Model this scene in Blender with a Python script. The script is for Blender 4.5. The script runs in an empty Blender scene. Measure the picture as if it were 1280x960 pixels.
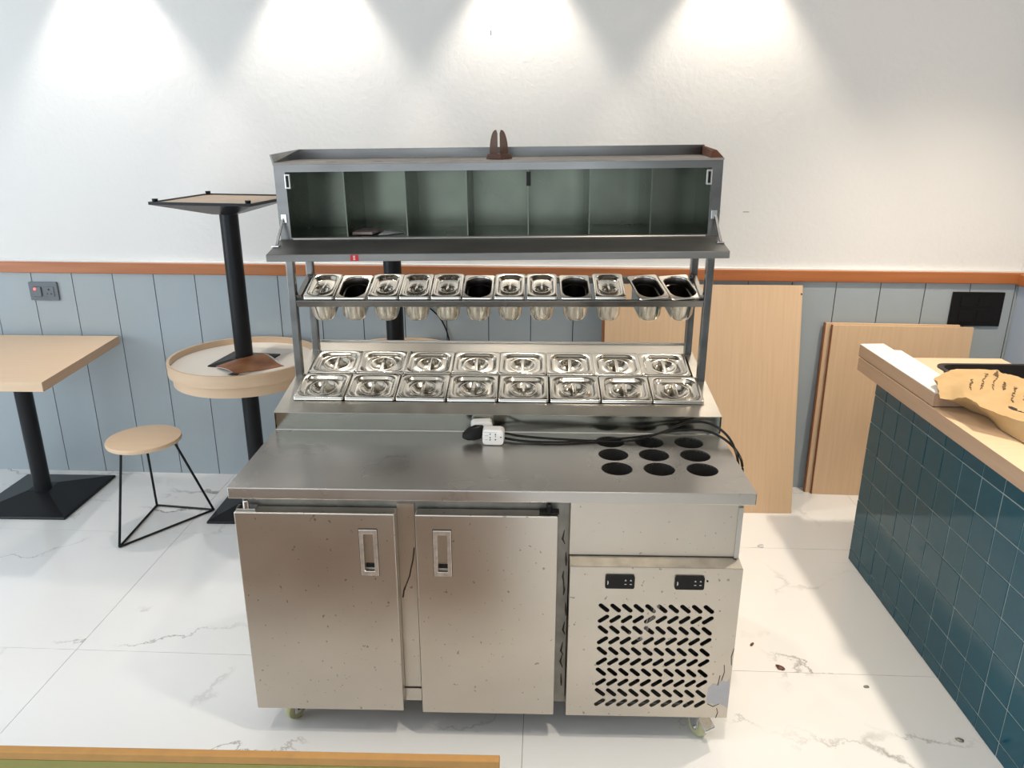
import bpy, bmesh, math, random
from mathutils import Vector, Matrix, Euler, noise
random.seed(7)
scene = bpy.context.scene
COL = scene.collection
PI = math.pi

# ------------------------------------------------------------------ camera
cam_data = bpy.data.cameras.new('camera')
cam_data.sensor_fit = 'HORIZONTAL'
cam_data.sensor_width = 36.0
cam_data.lens = 958.48 / 1280 * 36.0
cam_data.clip_start = 0.05
cam = bpy.data.objects.new('camera', cam_data)
COL.objects.link(cam)
pitch, roll, yaw = 0.32181, 0.00343, -0.02112
fw = Vector((math.sin(yaw) * math.cos(pitch), math.cos(yaw) * math.cos(pitch), -math.sin(pitch)))
rt = Vector((math.cos(yaw), -math.sin(yaw), 0))
up = rt.cross(fw)
r2 = rt * math.cos(roll) + up * math.sin(roll)
u2 = up * math.cos(roll) - rt * math.sin(roll)
m = Matrix((r2, u2, -fw)).transposed().to_4x4()
m.translation = Vector((0.10192, -1.95877, 1.83095))
cam.matrix_world = m
scene.camera = cam

# ------------------------------------------------------------------ world, lights, exposure
scene.view_settings.view_transform = 'Standard'
scene.view_settings.look = 'None'
scene.view_settings.gamma = 1.0
scene.view_settings.use_curve_mapping = False
scene.view_settings.exposure = 0.04
world = bpy.data.worlds.new('world')
scene.world = world
world.use_nodes = True
bg = world.node_tree.nodes['Background']
bg.inputs[0].default_value = (0.78, 0.88, 1.0, 1)
bg.inputs[1].default_value = 1.0

WALL_Y, WALL_ROT = 1.8596, -0.024          # wall plane behind the prep counter
WM = Matrix.Translation((0, WALL_Y, 0)) @ Matrix.Rotation(WALL_ROT, 4, 'Z')
CEIL = 2.8


def light(name, kind, loc, energy, color, rot=(0, 0, 0), **kw):
    d = bpy.data.lights.new(name, kind)
    d.energy = energy
    d.color = color
    for k, v in kw.items():
        setattr(d, k, v)
    o = bpy.data.objects.new(name, d)
    COL.objects.link(o)
    o.location = loc
    o.rotation_euler = rot
    return o


# daylight through the shop front behind the camera and the side windows on the left
light('shop_front_daylight', 'AREA', (-1.3, -4.72, 1.45), 30, (0.88, 0.95, 1.0), (PI / 2, 0, 0),
      shape='RECTANGLE', size=4.6, size_y=2.3)
light('side_window_daylight', 'AREA', (-4.9, -1.6, 1.5), 112, (0.80, 0.91, 1.0), (PI / 2, 0, -PI / 2),
      shape='RECTANGLE', size=4.4, size_y=2.2)
# row of recessed spots washing the wall
for wx, e, c in ((-1.864, 42, (1.0, 0.93, 0.86)), (-0.877, 42, (1.0, 0.91, 0.80)),
                 (0.051, 42, (1.0, 0.90, 0.77)), (1.012, 42, (1.0, 0.88, 0.72))):
    light('wall_spot', 'SPOT', WM @ Vector((wx, -0.17, CEIL - 0.02)), e, c,
          spot_size=math.radians(78), spot_blend=0.5, shadow_soft_size=0.03)
# recessed downlights over the service counter, plus unseen ones added to light the room
for loc, e, c in (((1.95, 0.75, CEIL - 0.02), 150, (1.0, 0.86, 0.69)),
                  ((1.95, -0.9, CEIL - 0.02), 75, (1.0, 0.86, 0.68)),
                  ((0.55, -0.6, CEIL - 0.02), 80, (1.0, 0.89, 0.74)),
                  ((-1.2, -0.9, CEIL - 0.02), 34, (1.0, 0.94, 0.86)),
                  ((-2.9, -0.6, CEIL - 0.02), 40, (0.95, 0.97, 1.0))):
    light('counter_and_fill_downlight', 'SPOT', loc, e, c, spot_size=math.radians(112), spot_blend=0.9, shadow_soft_size=0.05)


# ------------------------------------------------------------------ materials
def mat(name, color, rough=0.5, metal=0.0, var=0.0, vscale=8.0, vstretch=(1, 1, 1), rvar=0.0, bump=0.0,
        bscale=80.0, bstretch=(1, 1, 1), color2=None, spec=None, emit=None, coat=0.0, alpha=None, trans=0.0, rstretch=(1, 1, 1), vdetail=6.0, specks=0.0):
    M = bpy.data.materials.new(name)
    M.use_nodes = True
    nt = M.node_tree
    p = nt.nodes['Principled BSDF']
    p.inputs['Base Color'].default_value = (*color, 1)
    p.inputs['Roughness'].default_value = rough
    p.inputs['Metallic'].default_value = metal
    if spec is not None:
        p.inputs['Specular IOR Level'].default_value = spec
    if coat:
        p.inputs['Coat Weight'].default_value = coat
        p.inputs['Coat Roughness'].default_value = 0.08
    if trans:
        p.inputs['Transmission Weight'].default_value = trans
    if alpha is not None:
        p.inputs['Alpha'].default_value = alpha
    if emit:
        p.inputs['Emission Color'].default_value = (*emit[0], 1)
        p.inputs['Emission Strength'].default_value = emit[1]
    tc = nt.nodes.new('ShaderNodeTexCoord')

    def noise_node(scale, stretch, detail=4.0):
        mp = nt.nodes.new('ShaderNodeMapping')
        mp.inputs['Scale'].default_value = stretch
        nt.links.new(tc.outputs['Object'], mp.inputs['Vector'])
        n = nt.nodes.new('ShaderNodeTexNoise')
        n.inputs['Scale'].default_value = scale
        n.inputs['Detail'].default_value = detail
        nt.links.new(mp.outputs['Vector'], n.inputs['Vector'])
        return n
    if var or color2:
        n = noise_node(vscale, vstretch, vdetail)
        r = nt.nodes.new('ShaderNodeValToRGB')
        c2 = color2 or tuple(max(0, c * (1 - var)) for c in color)
        r.color_ramp.elements[0].position = 0.22
        r.color_ramp.elements[1].position = 0.78
        r.color_ramp.elements[0].color = (*c2, 1)
        r.color_ramp.elements[1].color = (*color, 1)
        nt.links.new(n.outputs['Fac'], r.inputs['Fac'])
        nt.links.new(r.outputs['Color'], p.inputs['Base Color'])
    if specks:
        n = noise_node(specks, (1, 1, 0.8), 2.0)
        r = nt.nodes.new('ShaderNodeValToRGB')
        r.color_ramp.elements[0].position = 0.70
        r.color_ramp.elements[1].position = 0.74
        nt.links.new(n.outputs['Fac'], r.inputs['Fac'])
        mx = nt.nodes.new('ShaderNodeMix')
        mx.data_type = 'RGBA'
        src = p.inputs['Base Color'].links[0].from_socket
        nt.links.new(src, mx.inputs['A'])
        mx.inputs['B'].default_value = (0.30, 0.26, 0.22, 1)
        nt.links.new(r.outputs['Color'], mx.inputs['Factor'])
        nt.links.new(mx.outputs['Result'], p.inputs['Base Color'])
    if rvar:
        n = noise_node(5.0, rstretch, 2.0)
        mr = nt.nodes.new('ShaderNodeMapRange')
        mr.inputs['From Min'].default_value = 0.15
        mr.inputs['From Max'].default_value = 0.85
        mr.inputs['To Min'].default_value = max(0.02, rough - rvar)
        mr.inputs['To Max'].default_value = rough + rvar
        nt.links.new(n.outputs['Fac'], mr.inputs['Value'])
        nt.links.new(mr.outputs['Result'], p.inputs['Roughness'])
    if bump:
        n = noise_node(bscale, bstretch, 3.0)
        b = nt.nodes.new('ShaderNodeBump')
        b.inputs['Strength'].default_value = bump
        b.inputs['Distance'].default_value = 0.004
        nt.links.new(n.outputs['Fac'], b.inputs['Height'])
        nt.links.new(b.outputs['Normal'], p.inputs['Normal'])
    return M


def marble(name):
    M = mat(name, (0.83, 0.83, 0.83), 0.16)
    nt = M.node_tree
    p = nt.nodes['Principled BSDF']
    geo = nt.nodes.new('ShaderNodeTexCoord')
    oi = nt.nodes.new('ShaderNodeObjectInfo')
    add = nt.nodes.new('ShaderNodeVectorMath')
    add.operation = 'MULTIPLY_ADD'
    add.inputs[1].default_value = (1, 1, 1)
    nt.links.new(geo.outputs['Object'], add.inputs[0])
    sc = nt.nodes.new('ShaderNodeVectorMath')
    sc.operation = 'SCALE'
    sc.inputs[0].default_value = (17.0, 31.0, 0.0)
    nt.links.new(oi.outputs['Random'], sc.inputs['Scale'])
    nt.links.new(sc.outputs['Vector'], add.inputs[2])
    ds = nt.nodes.new('ShaderNodeTexNoise')
    ds.inputs['Scale'].default_value = 2.6
    ds.inputs['Detail'].default_value = 7.0
    ds.inputs['Roughness'].default_value = 0.62
    nt.links.new(add.outputs['Vector'], ds.inputs['Vector'])
    mx = nt.nodes.new('ShaderNodeVectorMath')
    mx.operation = 'MULTIPLY_ADD'
    mx.inputs[1].default_value = (0.55, 0.55, 0)
    nt.links.new(ds.outputs['Color'], mx.inputs[0])
    nt.links.new(add.outputs['Vector'], mx.inputs[2])
    mp = nt.nodes.new('ShaderNodeMapping')
    mp.inputs['Rotation'].default_value = (0, 0, 0.62)
    mp.inputs['Scale'].default_value = (0.55, 1.3, 1)
    nt.links.new(mx.outputs['Vector'], mp.inputs['Vector'])
    vo = nt.nodes.new('ShaderNodeTexVoronoi')
    vo.feature = 'DISTANCE_TO_EDGE'
    vo.inputs['Scale'].default_value = 1.15
    nt.links.new(mp.outputs['Vector'], vo.inputs['Vector'])
    r = nt.nodes.new('ShaderNodeValToRGB')
    r.color_ramp.elements[0].position = 0.0
    r.color_ramp.elements[0].color = (1, 1, 1, 1)
    r.color_ramp.elements[1].position = 0.009
    r.color_ramp.elements[1].color = (0, 0, 0, 1)
    nt.links.new(vo.outputs['Distance'], r.inputs['Fac'])
    # break the veins up so that only stretches of them show
    n2 = nt.nodes.new('ShaderNodeTexNoise')
    n2.inputs['Scale'].default_value = 2.2
    nt.links.new(add.outputs['Vector'], n2.inputs['Vector'])
    r2_ = nt.nodes.new('ShaderNodeValToRGB')
    r2_.color_ramp.elements[0].position = 0.48
    r2_.color_ramp.elements[1].position = 0.70
    nt.links.new(n2.outputs['Fac'], r2_.inputs['Fac'])
    mul = nt.nodes.new('ShaderNodeMath')
    mul.operation = 'MULTIPLY'
    nt.links.new(r.outputs['Color'], mul.inputs[0])
    nt.links.new(r2_.outputs['Color'], mul.inputs[1])
    mix = nt.nodes.new('ShaderNodeMix')
    mix.data_type = 'RGBA'
    mix.inputs['A'].default_value = (0.81, 0.81, 0.805, 1)
    mix.inputs['B'].default_value = (0.24, 0.22, 0.20, 1)
    nt.links.new(mul.outputs['Value'], mix.inputs['Factor'])
    nt.links.new(mix.outputs['Result'], p.inputs['Base Color'])
    return M


BR = (0.5, 5, 5)
STEEL = mat('brushed_steel', (0.56, 0.54, 0.51), 0.30, 1.0, var=0.12, vscale=3, vstretch=BR, vdetail=3, rvar=0.06)
STEEL_TOP = mat('worktop_steel', (0.55, 0.52, 0.485), 0.29, 1.0, var=0.10, vscale=3, vstretch=(0.6, 2, 2), vdetail=3, rvar=0.05)
STEEL_RISER = mat('riser_steel', (0.37, 0.38, 0.335), 0.17, 1.0, var=0.15, vscale=3, vdetail=2, rvar=0.04)
STEEL_DOOR = mat('door_steel', (0.59, 0.54, 0.475), 0.31, 1.0, var=0.09, vscale=7, vdetail=5, rvar=0.05, bump=0.05, bscale=5, specks=75)
STEEL_DECK = mat('deck_steel', (0.52, 0.49, 0.44), 0.32, 1.0, var=0.12, vscale=3, vstretch=BR, vdetail=3, rvar=0.05)
STEEL_RACK = mat('rack_steel', (0.27, 0.265, 0.255), 0.24, 1.0, var=0.45, vscale=4, vstretch=(0.6, 3, 3), vdetail=4, rvar=0.08)
STEEL_IN = mat('cabinet_interior_steel', (0.145, 0.16, 0.125), 0.24, 1.0, var=0.35, vscale=4, vdetail=3, rvar=0.07)  # green tint paints in the reflection of greenery outside
STEEL_FLAP = mat('dusty_flap_steel', (0.27, 0.265, 0.25), 0.42, 0.75, var=0.4, vscale=5, vstretch=(0.6, 3, 3), vdetail=5)
GRIME = mat('black_grime', (0.045, 0.032, 0.022), 0.8)
STEEL_DUSTY = mat('dusty_steel', (0.42, 0.38, 0.34), 0.6, 0.6, var=0.25, vscale=9)
PAN = mat('polished_pan_steel', (0.70, 0.66, 0.59), 0.19, 1.0)
PAN_IN = mat('dark_pan_inside', (0.16, 0.14, 0.125), 0.32, 1.0, var=0.2, vscale=20)  # darker brownish steel for the pan interiors
GRIMY = mat('grimy_steel', (0.36, 0.34, 0.30), 0.5, 0.8, var=0.45, vscale=16, specks=50)
CHROME = mat('chrome', (0.7, 0.7, 0.7), 0.12, 1.0)
HANDLE = mat('worn_handle_chrome', (0.92, 0.88, 0.84), 0.28, 0.9, var=0.35, vscale=60, vdetail=4)
TAPE = mat('peeling_grey_tape', (0.47, 0.46, 0.49), 0.55, 0.2, var=0.15, vscale=25)
RUST = mat('rust', (0.20, 0.07, 0.035), 0.8, 0.2, var=0.4, vscale=30)
BLACK = mat('black_metal', (0.012, 0.013, 0.015), 0.32, spec=0.22)
BLACK_PL = mat('black_plastic', (0.010, 0.009, 0.009), 0.35, spec=0.2)
DARK_VOID = mat('void_shade_black', (0.01, 0.009, 0.008), 0.7)  # black colour stands in for shade inside slots, wells and holes
GREY_PL = mat('grey_plastic', (0.13, 0.15, 0.17), 0.4)
WHITE_PL = mat('white_plastic', (0.78, 0.77, 0.75), 0.35)
PLASTER = mat('white_plaster', (0.80, 0.795, 0.78), 0.85, bump=0.35, bscale=45)
CEILM = mat('ceiling_paint', (0.75, 0.74, 0.72), 0.9)
PLANKM = mat('grey_blue_paint', (0.40, 0.455, 0.485), 0.55, var=0.07, vscale=3, bump=0.06, bscale=20, bstretch=(6, 6, 0.4))
GROOVE = mat('groove_shade', (0.05, 0.055, 0.06), 0.8)
RAILM = mat('varnished_rail', (0.50, 0.185, 0.06), 0.35, color2=(0.38, 0.12, 0.036), vscale=6, vstretch=(0.4, 6, 6))
OAK = mat('light_oak_laminate', (0.74, 0.53, 0.34), 0.45, color2=(0.66, 0.45, 0.275), vscale=9, vstretch=(9, 9, 0.35))
OAK_TOP = mat('light_oak_top', (0.76, 0.56, 0.38), 0.40, color2=(0.71, 0.51, 0.335), vscale=7, vstretch=(0.5, 9, 9))
OAK_EDGE = mat('oak_edge_band', (0.50, 0.34, 0.23), 0.5, color2=(0.44, 0.29, 0.19), vscale=9, vstretch=(9, 0.4, 9))
OAK_PALE = mat('pale_ply', (0.74, 0.61, 0.46), 0.5, color2=(0.68, 0.54, 0.39), vscale=10, vstretch=(6, 6, 6))
RIMWOOD = mat('bent_wood_rim', (0.70, 0.52, 0.36), 0.45, color2=(0.63, 0.44, 0.28), vscale=5, vstretch=(1, 1, 8))
CREAM = mat('cream_board', (0.80, 0.74, 0.66), 0.6)
DUSTY_BROWN = mat('dusty_brown_underside', (0.30, 0.235, 0.175), 0.6, var=0.25, vscale=10)
REDWOOD = mat('red_brown_edge', (0.25, 0.09, 0.035), 0.5)
TEAL = mat('teal_glazed_tile', (0.003, 0.085, 0.125), 0.06, color2=(0.003, 0.066, 0.100), vscale=3, spec=0.30)
GROUT = mat('grey_grout', (0.36, 0.40, 0.38), 0.8)
FGROUT = mat('floor_grout', (0.20, 0.185, 0.16), 0.8)
MARBLE = marble('white_marble_tile')
KRAFT = mat('kraft_paper', (0.50, 0.345, 0.17), 0.75, color2=(0.44, 0.29, 0.13), vscale=14, bump=0.3, bscale=30)
INK = mat('brown_ink', (0.16, 0.10, 0.05), 0.8)
OLIVE = mat('olive_paint', (0.30, 0.27, 0.075), 0.6, color2=(0.26, 0.24, 0.06), vscale=12)
CHIP = mat('raw_board_edge', (0.52, 0.27, 0.075), 0.7, color2=(0.42, 0.22, 0.07), vscale=30)
MESHBROWN = mat('brown_mesh', (0.14, 0.065, 0.035), 0.5, alpha=0.78)
BROWN = mat('brown_lacquer', (0.10, 0.032, 0.018), 0.4)
PRINT = mat('printed_page', (0.50, 0.22, 0.09), 0.45, color2=(0.14, 0.04, 0.015), vscale=9)
PAPER = mat('white_paper', (0.72, 0.72, 0.74), 0.7)
BROCH = mat('printed_brochure', (0.42, 0.40, 0.40), 0.5, color2=(0.28, 0.16, 0.14), vscale=8, vstretch=(0.2, 6, 1))
RED = mat('red_sticker', (0.5, 0.02, 0.03), 0.5)
LED = mat('red_neon', (0.6, 0.02, 0.02), 0.4, emit=((1.0, 0.06, 0.05), 6.0))
RUBBER = mat('yellowed_wheel', (0.50, 0.50, 0.28), 0.35)
BLUEWALL = mat('pale_blue_paint', (0.46, 0.53, 0.64), 0.7)
ICON = mat('grey_icon', (0.55, 0.55, 0.55), 0.6)


# ------------------------------------------------------------------ mesh helpers
class B:
    def __init__(s):
        s.bm = bmesh.new()

    def box(s, x0, x1, y0, y1, z0, z1):
        v = [s.bm.verts.new(c) for c in ((x0, y0, z0), (x1, y0, z0), (x1, y1, z0), (x0, y1, z0),
                                         (x0, y0, z1), (x1, y0, z1), (x1, y1, z1), (x0, y1, z1))]
        for f in ((3, 2, 1, 0), (4, 5, 6, 7), (0, 1, 5, 4), (1, 2, 6, 5), (2, 3, 7, 6), (3, 0, 4, 7)):
            s.bm.faces.new([v[i] for i in f])
        return s

    def hexa(s, pts):
        v = [s.bm.verts.new(c) for c in pts]
        for f in ((3, 2, 1, 0), (4, 5, 6, 7), (0, 1, 5, 4), (1, 2, 6, 5), (2, 3, 7, 6), (3, 0, 4, 7)):
            s.bm.faces.new([v[i] for i in f])
        return s

    def loft(s, rings, cap0=True, cap1=True):
        R = [[s.bm.verts.new(p) for p in r] for r in rings]
        n = len(R[0])
        for a, b in zip(R, R[1:]):
            for i in range(n):
                s.bm.faces.new((a[i], a[(i + 1) % n], b[(i + 1) % n], b[i]))
        if cap0:
            s.bm.faces.new(R[0][::-1])
        if cap1:
            s.bm.faces.new(R[-1])
        return s

    def tube(s, pts, r, n=10):
        pts = [Vector(p) for p in pts]
        rings = []
        for i, p in enumerate(pts):
            t = (pts[min(i + 1, len(pts) - 1)] - pts[max(i - 1, 0)]).normalized()
            a = Vector((0, 0, 1)) if abs(t.z) < 0.95 else Vector((0, 1, 0))
            u = t.cross(a).normalized()
            w = u.cross(t)
            rr = r[i] if isinstance(r, (list, tuple)) else r
            rings.append([p + u * (rr * math.cos(2 * PI * k / n)) + w * (rr * math.sin(2 * PI * k / n)) for k in range(n)])
        return s.loft(rings)

    def lathe(s, prof, n=32, c=(0, 0, 0), cap0=True, cap1=True):
        return s.loft([[(c[0] + r * math.cos(2 * PI * k / n), c[1] + r * math.sin(2 * PI * k / n), c[2] + z) for k in range(n)]
                       for r, z in prof], cap0, cap1)

    def plate(s, outer, holes, d, frame):
        """flat plate with holes, thickness d; frame(u, v, w) -> xyz"""
        bm = s.bm
        loops = [outer] + list(holes)
        edges, front, back = [], [], []
        for lp in loops:
            vs = [bm.verts.new(frame(u, v, 0)) for u, v in lp]
            front.append(vs)
            for a, b in zip(vs, vs[1:] + vs[:1]):
                edges.append(bm.edges.new((a, b)))
        g = bmesh.ops.triangle_fill(bm, use_beauty=True, use_dissolve=False, edges=edges)
        faces = [f for f in g['geom'] if isinstance(f, bmesh.types.BMFace)]
        mp = {}
        for vs, lp in zip(front, loops):
            bs = [bm.verts.new(frame(u, v, d)) for u, v in lp]
            back.append(bs)
            mp.update(dict(zip(vs, bs)))
        for f in faces:
            bm.faces.new([mp[v] for v in reversed(f.verts)])
        for vs, bs in zip(front, back):
            n = len(vs)
            for i in range(n):
                bm.faces.new((vs[i], vs[(i + 1) % n], bs[(i + 1) % n], bs[i]))
        return s

    def xf(s, M):
        bmesh.ops.transform(s.bm, matrix=M, verts=s.bm.verts[:])
        return s

    def mesh(s, name, recalc=True):
        if recalc:
            bmesh.ops.recalc_face_normals(s.bm, faces=s.bm.faces[:])
        me = bpy.data.meshes.new(name)
        s.bm.to_mesh(me)
        s.bm.free()
        return me


def obj(name, b, material, parent=None, smooth=False, bevel=0.0, loc=None, rot=None):
    me = b.mesh(name) if isinstance(b, B) else b
    if not me.materials:
        me.materials.append(material)
    o = bpy.data.objects.new(name, me)
    COL.objects.link(o)
    if parent:
        o.parent = parent
    if loc:
        o.location = loc
    if rot:
        o.rotation_euler = rot
    if smooth:
        for p in me.polygons:
            p.use_smooth = True
        e = o.modifiers.new('split', 'EDGE_SPLIT')
        e.split_angle = math.radians(38)
    if bevel:
        bv = o.modifiers.new('bevel', 'BEVEL')
        bv.width = bevel
        bv.segments = 2
        bv.limit_method = 'ANGLE'
        bv.angle_limit = math.radians(40)
    return o


def tag(o, label, cat, group=None):
    o['label'] = label
    o['category'] = cat
    if group:
        o['group'] = group
    return o


def thing(name, label, cat, loc=(0, 0, 0), rotz=0.0, group=None, rot=None):
    o = bpy.data.objects.new(name, None)
    o.empty_display_size = 0.05
    COL.objects.link(o)
    o.location = loc
    o.rotation_euler = rot or (0, 0, rotz)
    return tag(o, label, cat, group)


def struct(o):
    o['kind'] = 'structure'
    return o


def rrect(hx, hy, r, n=48, z=0.0, cx=0, cy=0):
    """rounded rectangle with n points, evenly indexed by angle sector so rings can be lofted"""
    q = n // 4
    pts = []
    for k, (sx, sy) in enumerate(((1, 1), (-1, 1), (-1, -1), (1, -1))):
        for i in range(q):
            a = PI / 2 * k + PI / 2 * i / (q - 1)
            pts.append((cx + sx * (hx - r) + r * math.cos(a), cy + sy * (hy - r) + r * math.sin(a), z))
    return pts


def rr2(hx, hy, r, n=24, cx=0, cy=0):
    return [(p[0], p[1]) for p in rrect(hx, hy, r, n, 0, cx, cy)]


def copy_tree(o, parent=None):
    c = o.copy()
    COL.objects.link(c)
    c.parent = parent
    for ch in [x for x in bpy.data.objects if x.parent == o]:
        copy_tree(ch, c)
    return c


ORD = ['', 'first', 'second', 'third', 'fourth', 'fifth', 'sixth', 'seventh', 'eighth', 'ninth', 'tenth', 'eleventh', 'twelfth']

# ------------------------------------------------------------------ the room
floor = struct(obj('floor', B().box(-5.0, 3.2, -4.9, 2.2, -0.05, -0.0015), FGROUT))
TW, TD, TROT = 1.66, 0.86, -0.022
tile_me = B().box(0.0009, TW - 0.0009, 0.0009, TD - 0.0009, -0.012, 0.0).mesh('tile')
for i in range(-2, 3):
    for j in range(-5, 3):
        R = Matrix.Rotation(TROT, 2)
        q = R @ Vector((i * TW, j * TD))
        x0, y0 = -1.553 + q.x, 0.381 + q.y
        if x0 + TW < -5.0 or x0 > 2.7 or y0 + TD < -4.8 or y0 > 1.95:
            continue
        obj('tile', tile_me, MARBLE, floor, loc=(x0, y0, 0), rot=(0, 0, TROT))

wall_back = struct(obj('wall_back', B().box(-2.8 - 2.2, 2.62, 0.012, 0.15, 0, CEIL), PLASTER))
wall_back.matrix_world = WM
obj('groove_shade_backing', B().box(-4.98, 2.50, 0.004, 0.0125, 0, 1.13), GROOVE, wall_back)  # dark sheet paints the shade in the gaps between planks
PW = 0.2153
plank_me = B().box(0.0022, PW - 0.0022, 0.0, 0.011, 0.0, 1.125).mesh('plank')
for k in range(-11, 23):
    obj('plank', plank_me, PLANKM, wall_back, loc=(-2.468 + k * PW, 0, 0))
obj('plank', B().box(2.4868, 2.4995, 0.0, 0.011, 0.0, 1.125), PLANKM, wall_back)
trim = struct(obj('trim_1', B().box(-4.98, 2.50, -0.022, 0.012, 1.12, 1.176), RAILM, bevel=0.004))
trim.matrix_world = WM
obj('pale_rail_top', B().box(-4.98, 2.50, -0.010, 0.012, 1.1755, 1.183), PLASTER, trim)  # paler strip along the top of the rail
# two small marks on the plaster
obj('wall_mark', B().box(-0.0835, -0.079, 0.0115, 0.0125, 2.235, 2.255), GRIMY, wall_back)
obj('wall_mark', B().box(1.135, 1.165, 0.0115, 0.0125, 1.450, 1.453), GRIMY, wall_back)

wall_right = struct(obj('wall_right', B().box(2.50, 2.62, -4.9, 1.81, 0, CEIL), PLASTER))
obj('wainscot_panel', B().box(2.492, 2.50, -4.9, 1.785, 0, 1.115), BLUEWALL, wall_right)
struct(obj('trim_2', B().box(2.475, 2.50, -4.9, 1.79, 1.115, 1.17), RAILM, bevel=0.004))
struct(obj('wall_left', B().box(-5.12, -5.0, -4.9, 2.1, 0, CEIL), PLASTER))
struct(obj('ceiling', B().box(-5.12, 2.62, -4.9, 2.1, CEIL, CEIL + 0.1), CEILM))
wf = struct(obj('wall_front', B().box(-5.12, -3.7, -4.95, -4.8, 0, CEIL).box(1.1, 2.62, -4.95, -4.8, 0, CEIL)
                .box(-3.7, 1.1, -4.95, -4.8, 2.65, CEIL).box(-3.7, 1.1, -4.95, -4.8, 0, 0.2), PLASTER))

# ------------------------------------------------------------------ prep counter
prep = thing('prep_counter', 'stainless steel refrigerated prep counter with rack, two doors and grille, on casters', 'prep counter')
HC = 0.86
TOPY = 0.438
# countertop with nine round openings
holes = []
HXY = [(x, y) for y in (0.157, 0.262, 0.366) for x in (0.374, 0.501, 0.630)]
HR = 0.047
for hx, hy in HXY:
    holes.append([(hx + HR * math.cos(2 * PI * k / 28), hy + HR * math.sin(2 * PI * k / 28)) for k in range(28)])
ct = obj('countertop', B().plate([(-0.75, 0), (0.75, 0), (0.75, TOPY + 0.01), (-0.75, TOPY + 0.01)], holes, -0.006,
                                 lambda u, v, w: (u, v, HC + w)), STEEL_TOP, prep)
obj('front_edge', B().box(-0.75, 0.75, -0.0015, 0.010, HC - 0.036, HC - 0.0008)
    .box(-0.75, -0.744, 0.010, 0.9, HC - 0.036, HC - 0.0008).box(0.744, 0.75, 0.010, 0.9, HC - 0.036, HC - 0.0008),
    STEEL_TOP, prep, bevel=0.0025)
for hx, hy in HXY:
    obj('cup_well', B().lathe([(HR, -0.004), (HR - 0.004, -0.15), (0.001, -0.15)], 24, (hx, hy, HC), False, False), DARK_VOID, prep)
# riser and sloped deck
ZR = HC + 0.0635
YB, ZB, HBX = 0.925, 1.038, 0.725
obj('riser', B().box(-0.75, 0.75, TOPY, TOPY + 0.008, HC - 0.02, ZR), STEEL_RISER, prep, bevel=0.002)
obj('riser_seam', B().tube([(-0.748, TOPY - 0.0005, HC + 0.0015), (0.748, TOPY - 0.0005, HC + 0.0015)], 0.0022, 6), CHROME, prep)
SL = math.atan2(ZB - ZR, YB - TOPY)
deckM = Matrix.Translation((0, TOPY, ZR)) @ Matrix.Rotation(SL, 4, 'X')
LEN = math.hypot(ZB - ZR, YB - TOPY)
op0, op1 = 0.072, 0.405
deck = B()
deck.plate([(-0.75, 0), (0.75, 0), (HBX, LEN), (-HBX, LEN)],
           [[(-0.70, op0), (0.70, op0), (0.70, op1), (-0.70, op1)]], -0.006, lambda u, v, w: (u, v, w))
obj('sloped_deck', deck.xf(deckM), STEEL_DECK, prep)
for sx in (-1, 1):
    obj('deck_side', B().hexa([(sx * 0.744, TOPY, HC - 0.02), (sx * 0.749, TOPY, HC - 0.02), (sx * 0.724, YB, HC - 0.02), (sx * 0.719, YB, HC - 0.02),
                               (sx * 0.744, TOPY, ZR - 0.002), (sx * 0.749, TOPY, ZR - 0.002), (sx * 0.724, YB, ZB - 0.002), (sx * 0.719, YB, ZB - 0.002)]), STEEL, prep)
obj('deck_back', B().box(-HBX, HBX, YB - 0.004, YB + 0.004, HC - 0.02, ZB + 0.006), STEEL, prep)
obj('pan_well', B().box(-0.70, 0.70, 0.46, 0.92, 0.78, 0.785), DARK_VOID, prep)
# body
ZF0, ZF1 = 0.112, HC - 0.036
obj('side_panel', B().box(-0.722, -0.712, 0.03, 0.92, ZF0, ZF1), STEEL_DOOR, prep)
obj('side_panel', B().box(0.712, 0.722, 0.014, 0.92, ZF0, ZF1), STEEL_DOOR, prep)
obj('back_panel', B().box(-0.712, 0.712, 0.91, 0.92, ZF0, HC - 0.02), STEEL, prep)
obj('bottom_panel', B().box(-0.712, 0.712, 0.03, 0.91, ZF0, ZF0 + 0.02), GRIMY, prep)
obj('inner_partition', B().box(0.215, 0.222, 0.045, 0.91, ZF0 + 0.02, ZF1), DARK_VOID, prep)
# front frame: stiles and rails
obj('front_frame', B().box(-0.722, -0.675, 0.028, 0.045, ZF0, ZF1).box(-0.310, -0.190, 0.028, 0.045, ZF0, ZF1)
    .box(0.165, 0.228, 0.028, 0.045, ZF0, ZF1).box(-0.675, -0.310, 0.028, 0.045, ZF1 - 0.05, ZF1)
    .box(-0.190, 0.165, 0.028, 0.045, ZF1 - 0.05, ZF1).box(-0.675, -0.310, 0.028, 0.045, ZF0, ZF0 + 0.06)
    .box(-0.190, 0.165, 0.028, 0.045, ZF0, ZF0 + 0.06), GRIMY, prep)
obj('centre_stile_cover', B().box(-0.272, -0.222, 0.022, 0.028, 0.165, ZF1 - 0.02), STEEL_DOOR, prep)
obj('stile_foot_cover', B().box(-0.272, -0.222, 0.021, 0.028, ZF0, 0.158), STEEL_DOOR, prep)
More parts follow.
